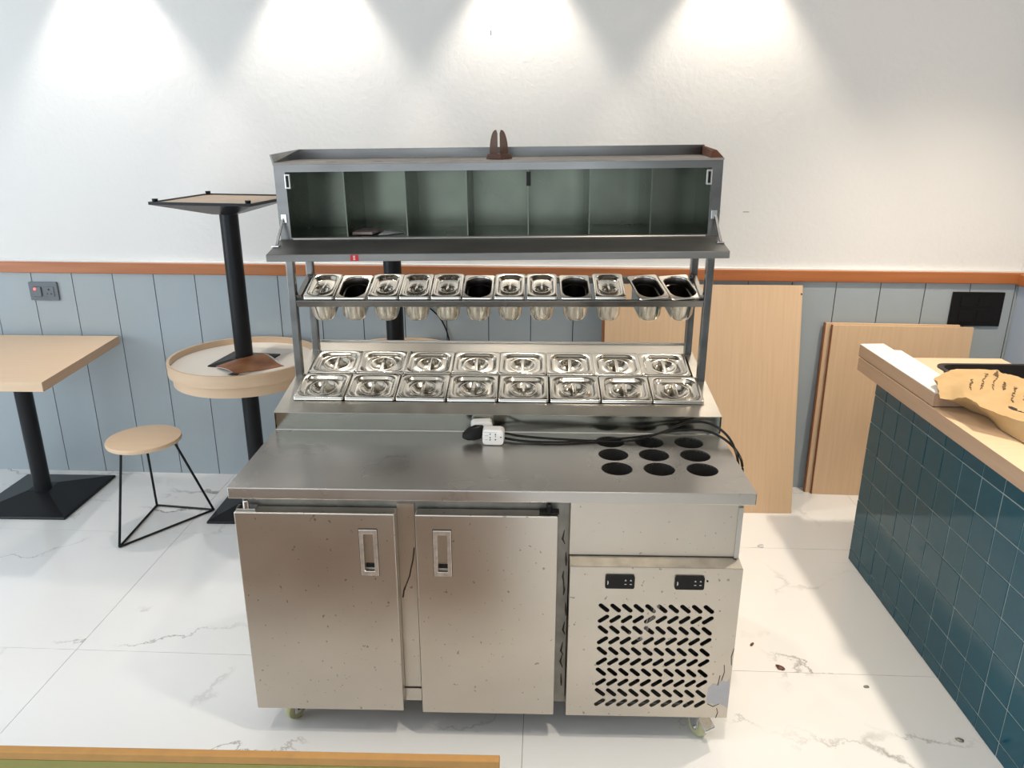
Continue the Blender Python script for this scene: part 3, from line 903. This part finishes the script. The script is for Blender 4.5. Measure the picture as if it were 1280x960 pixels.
st = thing('stool', 'low stool with round oak seat and thin black wire legs', 'stool', (-1.675, 1.34, 0))
obj('seat', B().lathe([(0.155, 0.428), (0.163, 0.431), (0.165, 0.435), (0.165, 0.446), (0.163, 0.450), (0.158, 0.4515)], 48, (-0.02, -0.005, 0)), OAK_TOP, st, smooth=True)
FA, FB, FC = Vector((-0.084, -0.242, 0.006)), Vector((-0.102, 0.168, 0.006)), Vector((0.205, 0.128, 0.006))
TA, TB, TC = Vector((-0.075, -0.115, 0.428)), Vector((-0.075, 0.105, 0.428)), Vector((0.105, 0.02, 0.428))
for f_, t_ in ((FA, TA), (FB, TB), (FC, TC)):
    obj('leg', B().tube([f_, f_.lerp(t_, 0.5), t_], 0.0058, 10), BLACK, st, smooth=True)
for a, b in ((FA, FB), (FA, FC), (FB, FC)):
    obj('floor_bar', B().tube([a, a.lerp(b, 0.5), b], 0.0052, 10), BLACK, st, smooth=True)
obj('under_bar', B().tube([TA + Vector((0, 0, -.003)), TB + Vector((0, 0, -.003)), TC + Vector((0, 0, -.003)), TA + Vector((0, 0, -.003))], 0.005, 8), BLACK, st)


def round_table(label, loc, rz, invert, group):
    t = thing('round_table', label, 'table', loc, rz, group)
    if not invert:
        obj('table_top', B().lathe([(0.322, 0.692), (0.330, 0.694), (0.330, 0.738), (0.328, 0.740)], 72), RIMWOOD, t, smooth=True)
        obj('pedestal', B().tube([(0, 0, 0.05), (0, 0, 0.685)], 0.040, 28), BLACK, t, smooth=True)
        obj('top_plate', B().box(-0.13, 0.13, -0.13, 0.13, 0.683, 0.692), BLACK, t)
        obj('base_plate', pyramid_base(0.203, 0.014, 0.05, 0.060, 0.04), BLACK, t, bevel=0.003)
    else:  # upside down: rim up, base in the air
        z = 0.0
        obj('table_top', B().lathe([(0.338, z), (0.344, z + 0.003), (0.344, z + 0.060), (0.332, z + 0.060), (0.332, z + 0.028)], 72, cap1=False), RIMWOOD, t, smooth=True)
        obj('underside', B().lathe([(0.3318, z + 0.026), (0.3318, z + 0.030)], 72), CREAM, t)
        obj('mount_plate', B().loft([[(a, b, zz) for a, b in ((h, h), (-h, h), (-h, -h), (h, -h))] for h, zz in ((0.122, z + 0.0305), (0.122, z + 0.036), (0.05, z + 0.050))]), BLACK, t)
        obj('pedestal', B().tube([(0, 0, z + 0.045), (0, 0, z + 0.735)], 0.041, 28), BLACK, t, smooth=True)
        h = 0.232
        sq = lambda a, zz: [(a, a, zz), (-a, a, zz), (-a, -a, zz), (a, -a, zz)]
        bp_ = obj('base_plate', B().loft([sq(0.05, z + 0.722), sq(h, z + 0.778), sq(h, z + 0.790), sq(h - 0.012, z + 0.790), sq(h - 0.014, z + 0.782), sq(0.05, z + 0.745)]), BLACK, t)
        obj('underside_liner', B().loft([sq(h - 0.0145, z + 0.7835), sq(h - 0.0145, z + 0.7845)]), DUSTY_BROWN, bp_)
        for sx in (-1, 1):
            for sy in (-1, 1):
                obj('levelling_foot', B().lathe([(0.010, 0.784), (0.012, 0.796), (0.012, 0.802)], 14, (sx * 0.212, sy * 0.212, z)), BLACK_PL, bp_)
    return t


round_table('upright round oak table with black pedestal under an upturned one, left of counter', (-1.248, 1.535, 0), 0.0, False, 'stacked round tables')
round_table('round table turned upside down, black base in the air, left of counter', (-1.252, 1.532, 0.7405), -0.14, True, 'stacked round tables')
round_table('upright round oak table mostly hidden behind the prep counter', (-0.53, 1.53, 0), 0.0, False, 'stacked round tables')
round_table('upturned round table behind the prep counter, black post showing through rack', (-0.523, 1.535, 0.7405), -0.05, True, 'stacked round tables')
# booklet lying in the upturned table top
mg = thing('booklet', 'rumpled brown printed booklet lying in the upturned round table top', 'booklet', (-1.19, 1.43, 0.7725))
Mg = []
for i in range(9):
    u = i / 8
    row = []
    for j in range(5):
        v = j / 4
        p = Vector((-0.150, -0.03, 0)).lerp(Vector((0.03, 0.16, 0)), v * 0.85)
        q = Vector((-0.02, -0.135, 0)).lerp(Vector((0.16, 0.03, 0)), v * 0.95)
        c = p.lerp(q, u)
        c.z = 0.010 + 0.018 * v * (0.5 + 0.5 * math.sin(u * 5)) + 0.010 * math.sin(3 * u + 2 * v)
        row.append(c)
    Mg.append(row)


def gridmesh(rows, t):
    b = B()
    R = [[b.bm.verts.new(p) for p in r] for r in rows]
    S = [[b.bm.verts.new(Vector(p) - Vector((0, 0, t))) for p in r] for r in rows]
    for A, flip in ((R, False), (S, True)):
        for a, c in zip(A, A[1:]):
            for i in range(len(a) - 1):
                f = (a[i], a[i + 1], c[i + 1], c[i])
                b.bm.faces.new(f[::-1] if flip else f)
    n, k = len(R), len(R[0])
    per = [(0, j) for j in range(k)] + [(i, k - 1) for i in range(1, n)] + [(n - 1, j) for j in range(k - 2, -1, -1)] + [(i, 0) for i in range(n - 2, 0, -1)]
    for a, c in zip(per, per[1:] + per[:1]):
        b.bm.faces.new((R[a[0]][a[1]], S[a[0]][a[1]], S[c[0]][c[1]], R[c[0]][c[1]]))
    return b


obj('cover', gridmesh(Mg, 0.004), PRINT, mg, smooth=True)
obj('pages', gridmesh([[Vector((p.x * 1.05 + 0.006, p.y * 1.06 + 0.008, p.z - 0.0055)) for p in r] for r in Mg], 0.003), PAPER, mg, smooth=True)
obj('dark_page_corner', B().hexa([(-0.055, -0.135, 0.004), (-0.01, -0.142, 0.004), (-0.005, -0.118, 0.006), (-0.035, -0.112, 0.006),
                                  (-0.055, -0.135, 0.006), (-0.01, -0.142, 0.006), (-0.005, -0.118, 0.008), (-0.035, -0.112, 0.008)]), BLACK_PL, mg)

# ------------------------------------------------------------------ wall sockets and cable


def wall_thing(name, label, cat, x, z):
    t = thing(name, label, cat)
    t.matrix_world = WM @ Matrix.Translation((x, -0.0005, z))
    return t


so = wall_thing('wall_socket', 'grey wall switch and socket with a glowing red light, at left', 'socket', -2.409, 1.022)
obj('face_plate', B().plate(rr2(0.075, 0.048, 0.004, 24), [], -0.010, lambda u, v, w: (u, w, v)), GREY_PL, so, bevel=0.002)
obj('switch_module', B().box(-0.054, -0.010, -0.018, -0.0101, -0.026, 0.024), GREY_PL, so, bevel=0.002)
obj('neon_light', B().lathe([(0.006, 0), (0.006, 0.002), (0.003, 0.004)], 14).xf(Matrix.Translation((-0.040, -0.0181, 0.013)) @ Matrix.Rotation(PI / 2, 4, 'X')), LED, so)
sm = obj('socket_module', B().box(0.004, 0.056, -0.0125, -0.0101, -0.026, 0.024), GREY_PL, so, bevel=0.001)
hh = B()
for x, z, r in ((0.030, 0.010, 0.005), (0.020, -0.012, 0.0035), (0.040, -0.012, 0.0035)):
    hh.tube([(x, -0.0126, z), (x, -0.0132, z)], r, 12)
obj('pin_holes', hh, DARK_VOID, sm)
s2 = wall_thing('wall_socket', 'large black four-gang wall plate near the right corner', 'socket', 2.312, 0.992)
obj('face_plate', B().plate(rr2(0.124, 0.085, 0.003, 24), [], -0.010, lambda u, v, w: (u, w, v)), BLACK_PL, s2, bevel=0.002)
for sx in (-1, 1):
    for sz in (-1, 1):
        obj('module', B().box(sx * 0.043 - 0.034 - 0.006, sx * 0.043 + 0.034 - 0.006, -0.014, -0.0101, sz * 0.037 - 0.028, sz * 0.037 + 0.028), BLACK_PL, s2, bevel=0.002)
wc = obj('wall_cable', B().tube([WM @ p for p in spline([(-0.47, -0.008, 0.99), (-0.409, -0.012, 0.967), (-0.36, -0.012, 0.925), (-0.329, -0.010, 0.876), (-0.305, -0.010, 0.80), (-0.299, -0.008, 0.70), (-0.299, -0.006, 0.3)])], 0.004, 8), BLACK_PL, smooth=True)
tag(wc, 'thin black cable curving down the panelled wall behind the rack', 'cable')

# ------------------------------------------------------------------ leaning boards
bw, bh, bt = 0.955, 1.137, 0.03
lean = math.atan2(0.231, 1.112)
pnl = thing('wood_panel', 'tall light oak board leaning on the wall behind the counter', 'board', (0.956, 1.519, 0.0), rot=(-lean, 0, 0))
obj('face', B().box(-bw / 2, bw / 2, 0.0, bt, 0.0, bh), OAK, pnl, bevel=0.001)
obj('edge_strip', B().box(-bw / 2 - 0.012, -bw / 2, 0.004, bt, 0.0, bh), REDWOOD, pnl)
obj('screw_head', B().tube([(0.472, -0.0005, 1.095), (0.472, -0.003, 1.095)], 0.004, 10), DARK_VOID, pnl)
lean2 = 0.032
p2 = thing('wood_panel', 'shorter oak board leaning in front of another by right corner', 'board', (1.950, 1.728, 0.0), rot=(-lean2, 0, -0.045))
obj('face', B().box(-0.337, 0.337, 0.0, 0.016, 0.0, 0.912), OAK, p2, bevel=0.001)
obj('edge_strip', B().box(-0.341, -0.337, 0.001, 0.016, 0.0, 0.912), REDWOOD, p2)
p3 = thing('wood_panel', 'rear oak board with dark edge, mostly behind the shorter leaning board', 'board', (1.930, 1.748, 0.0), rot=(-lean2, 0, -0.045))
obj('face', B().box(-0.345, 0.30, 0.0, 0.016, 0.0, 0.918), OAK, p3, bevel=0.001)
obj('edge_strip', B().box(-0.352, -0.345, 0.002, 0.016, 0.0, 0.918), REDWOOD, p3)

# ------------------------------------------------------------------ tiled service counter
XC = 1.553
cn = thing('tiled_counter', 'service counter clad in dark teal square tiles', 'counter', (1.80, 0.0, 0))
obj('core', B().box(XC + 0.0022 - 1.80, 0.30, -2.2, 1.0935, 0.0, 0.851), GROUT, cn)
G = 0.0036
tile_meshes = {}


def tile(y1, z0, w, h):
    key = (round(w, 4), round(h, 4))
    if key not in tile_meshes:
        b = B()
        e = 0.0012
        b.loft([[(0.009, 0, 0), (0.009, w, 0), (0.009, w, h), (0.009, 0, h)], [(e, 0, 0), (e, w, 0), (e, w, h), (e, 0, h)],
                [(0, e, e), (0, w - e, e), (0, w - e, h - e), (0, e, h - e)]])
        me = b.mesh('tile')
        tile_meshes[key] = me
    return tile_meshes[key]


zs = [0.0, 0.054, 0.175, 0.296, 0.417, 0.538, 0.659, 0.780, 0.851]
ys = [1.100]
y = 0.994
while y > -2.1:
    ys.append(y)
    y -= 0.1158
trnd = random.Random(11)
for a, b in zip(ys, ys[1:]):
    for z0, z1 in zip(zs, zs[1:]):
        o = obj('tile', tile(a, z0, a - b - G, z1 - z0 - G), TEAL, cn,
                loc=(XC - 1.80 + trnd.uniform(-.0006, .0006), b + G / 2, z0 + G / 2),
                rot=(0, trnd.uniform(-.004, .004), trnd.uniform(-.004, .004)))
for k, x in enumerate((0.0, 0.1158, 0.2316, 0.3474, 0.4632)):
    for z0, z1 in zip(zs, zs[1:]):
        if XC - 1.80 + x + 0.1122 < 0.31:
            o = obj('tile', tile(0, z0, 0.1122, z1 - z0 - G), TEAL, cn, loc=(XC - 1.80 + x + 0.1122 + 0.006, 1.1005, z0 + G / 2), rot=(0, 0, PI / 2))
            o.rotation_euler = (0, 0, -PI / 2)
            o.location = (XC - 1.80 + x + 0.006, 1.1005, z0 + G / 2)
wt = thing('counter_worktop', 'pale oak worktop with thick edge on the teal tiled counter', 'worktop', (1.82, 0, 0.8515))
obj('slab', B().box(-0.30, 0.30, -2.2, 1.222, 0.0, 0.0555), OAK_TOP, wt, bevel=0.001)
obj('edge_band', B().box(-0.3012, -0.3002, -2.2, 1.222, 0.0005, 0.055), OAK_EDGE, wt)
# block lying on the worktop edge
bk = thing('wooden_block', 'long oak-edged block with white top along the worktop edge', 'block', (1.59, 0.9, 0.9075))
ol_ = [(-0.065, -0.30), (0.05, -0.30), (0.05, -0.30), (0.062, 0.245), (0.036, 0.247), (0.036, 0.345), (-0.065, 0.340)]
ol_ = [(-0.066, -0.30), (0.056, -0.30), (0.064, 0.245), (0.037, 0.247), (0.037, 0.348), (-0.066, 0.341)]
obj('shade_gap_strip', B().plate([(u + 0.002, v + 0.002) for u, v in ol_], [], 0.0028, lambda u, v, w: (u, v, w)), DARK_VOID, bk)  # dark strip added as the shaded gap between block and worktop
obj('core', B().plate(ol_, [], 0.047, lambda u, v, w: (u, v, 0.003 + w)), OAK_EDGE, bk)
obj('white_top', B().plate(ol_, [], 0.0035, lambda u, v, w: (u, v, 0.0502 + w)), WHITE_PL, bk, bevel=0.001)
# black tray
tr = thing('plastic_tray', 'black plastic tray with rounded rim, half under the paper bag', 'tray', (1.86, 0.62, 0.9075))
rings = []
for hx, hy, z in ((0.17, 0.24, 0.0), (0.19, 0.262, 0.066), (0.205, 0.275, 0.068), (0.205, 0.275, 0.074), (0.188, 0.258, 0.074), (0.166, 0.236, 0.006)):
    rings.append(rrect(hx, hy, 0.05, 48, z))
obj('tray_body', B().loft(rings), BLACK_PL, tr, smooth=True)

# kraft paper bag
top = [(1.548, 0.666, 0.988), (1.603, 0.71, 1.0), (1.678, 0.745, 1.005), (1.804, 0.749, 1.005), (1.806, 0.665, 1.010), (1.840, 0.60, 1.010), (1.914, 0.493, 1.010), (1.99, 0.40, 1.01)]
edge = [(1.510, 0.545, 0.966), (1.535, 0.513, 0.970), (1.558, 0.477, 0.99), (1.565, 0.398, 0.985), (1.597, 0.352, 0.975), (1.65, 0.297, 0.970), (1.671, 0.15, 0.970), (1.72, 0.05, 0.97)]
fold = [(1.535, 0.560, 0.958), (1.600, 0.563, 0.93), (1.635, 0.555, 0.9105), (1.660, 0.50, 0.9105), (1.635, 0.376, 0.9105), (1.644, 0.275, 0.9105), (1.665, 0.10, 0.9105), (1.72, 0.0, 0.912)]
back = [(1.555, 0.662, 0.972), (1.61, 0.70, 0.978), (1.68, 0.74, 0.985), (1.80, 0.744, 0.985), (1.82, 0.68, 0.985), (1.85, 0.62, 0.985), (1.92, 0.50, 0.985), (1.99, 0.41, 0.985)]


def resample(row, n):
    pts = [Vector(p) for p in row]
    out = []
    for i in range(n):
        t = i * (len(pts) - 1) / (n - 1)
        j = min(int(t), len(pts) - 2)
        out.append(pts[j].lerp(pts[j + 1], t - j))
    return out


NB = 40
T_, E_, F_, K_ = (resample(r, NB) for r in (top, edge, fold, back))
rows = []
for k in range(12):
    t = k / 12
    rows.append([a.lerp(c, t) + Vector((0, 0, 0.006 * math.sin(PI * t))) for a, c in zip(T_, E_)])
for k in range(5):
    t = k / 5
    rows.append([a.lerp(c, t) for a, c in zip(E_, F_)])
for k in range(6):
    t = k / 6
    rows.append([a.lerp(c, t) for a, c in zip(F_, K_)])
bagb = B()
VR = []
for ri, r in enumerate(rows):
    vr = []
    for ci, p in enumerate(r):
        n_ = noise.noise_vector(p * 14.0) * 0.007 + noise.noise_vector(p * 38.0) * 0.0045 + noise.noise_vector(p * 80.0) * 0.002
        if p.z < 0.93:
            n_ *= 0.15
        q = p + n_
        q.z = max(q.z, 0.9085)
        vr.append(bagb.bm.verts.new(q))
    VR.append(vr)
for i in range(len(VR)):
    a, c = VR[i], VR[(i + 1) % len(VR)]
    for j in range(NB - 1):
        bagb.bm.faces.new((a[j], a[j + 1], c[j + 1], c[j]))
bagb.bm.faces.new([v[-1] for v in VR])
bagb.bm.faces.new([v[0] for v in VR][::-1])
bag_pts = [[v.co.copy() for v in r] for r in VR]
bag = thing('paper_bag', 'crumpled kraft paper bag with handwritten-looking print on the worktop', 'paper bag', (0, 0, 0))
obj('bag_sheet', bagb, KRAFT, bag, smooth=True)


def on_bag(u, v):
    """u along the row 0..1, v from far edge (0) to near edge (1) of the top sheet"""
    x = u * (NB - 1)
    y_ = v * 11
    i, j = min(int(y_), 10), min(int(x), NB - 2)
    a = bag_pts[i][j].lerp(bag_pts[i][j + 1], x - j)
    c = bag_pts[i + 1][j].lerp(bag_pts[i + 1][j + 1], x - j)
    return a.lerp(c, y_ - i) + Vector((0, 0, 0.0012))


ink = B()
wr = random.Random(5)
for u0, v0, v1, amp in ((0.33, 0.80, 0.42, 0.010), (0.40, 0.72, 0.20, 0.012), (0.475, 0.62, 0.10, 0.012), (0.455, 0.22, 0.03, 0.018),
                        (0.56, 0.50, 0.26, 0.016), (0.63, 0.70, 0.30, 0.014), (0.70, 0.62, 0.25, 0.014)):
    n = 40
    pts = []
    for k in range(n):
        t = k / (n - 1)
        pts.append(on_bag(u0 + amp * math.sin(k * 1.9 + u0 * 40) * wr.uniform(0.3, 1.0), v0 + (v1 - v0) * t + 0.012 * math.cos(k * 1.3)))
    ink.tube(pts, 0.0012, 4)
obj('scribbled_lettering', ink, INK, bag)

# ------------------------------------------------------------------ foreground low partition
fgp = thing('partition_panel', 'olive low panel with raw wooden top edge in the near left foreground', 'panel', (-0.9, -0.705, 0))
obj('board', B().box(-0.95, 0.950, -0.0095, 0.009, 0.0, 0.580), OLIVE, fgp)
obj('back_face', B().box(-0.95, 0.950, 0.0091, 0.0111, 0.0, 0.579), OAK_EDGE, fgp)
obj('top_edge', B().box(-0.95, 0.953, -0.0095, 0.009, 0.580, 0.600), CHIP, fgp, bevel=0.002)

# ------------------------------------------------------------------ litter on the floor
for x, y, s, rz, mt, nm, lab in (
        (1.189, 1.194, 0.014, 0.3, PAPER, 'litter_ring', 'tiny curled pale scrap on the floor beyond the counter'),
        (0.952, 0.475, 0.011, 0.9, RUST, 'litter_crumb', 'small reddish crumb on the floor beside the grille'),
        (1.017, 0.346, 0.017, -0.6, BROWN, 'litter_scrap', 'slim dark scrap on the floor just above the right grout line'),
        (1.286, 0.254, 0.011, 0.2, GRIMY, 'litter_stone', 'small grey chip on the floor below the right grout line'),
        (1.480, 0.014, 0.013, -0.4, GRIMY, 'litter_stone', 'small grey chip on the floor close to the tiled counter'),
        (0.947, 0.80, 0.006, 0.4, RUST, 'litter_crumb', 'tiny dark speck on the floor right of the countertop')):
    b = B()
    if nm == 'litter_ring':
        b.tube([(s * math.cos(2 * PI * k / 14), s * 0.8 * math.sin(2 * PI * k / 14), 0.004 + 0.002 * math.sin(k)) for k in range(13)], 0.0022, 6)
    else:
        pr = [(s * (1 + 0.25 * wr.uniform(-1, 1)) * math.cos(2 * PI * k / 7), s * 0.55 * (1 + 0.3 * wr.uniform(-1, 1)) * math.sin(2 * PI * k / 7)) for k in range(7)]
        b.loft([[(px, py, 0.0) for px, py in pr], [(px * 1.05, py * 1.05, s * 0.25) for px, py in pr], [(px * 0.6, py * 0.5, s * 0.5) for px, py in pr]])
    tag(obj(nm, b, mt, loc=(x, y, 0.0005), rot=(0, 0, rz)), lab, 'litter')
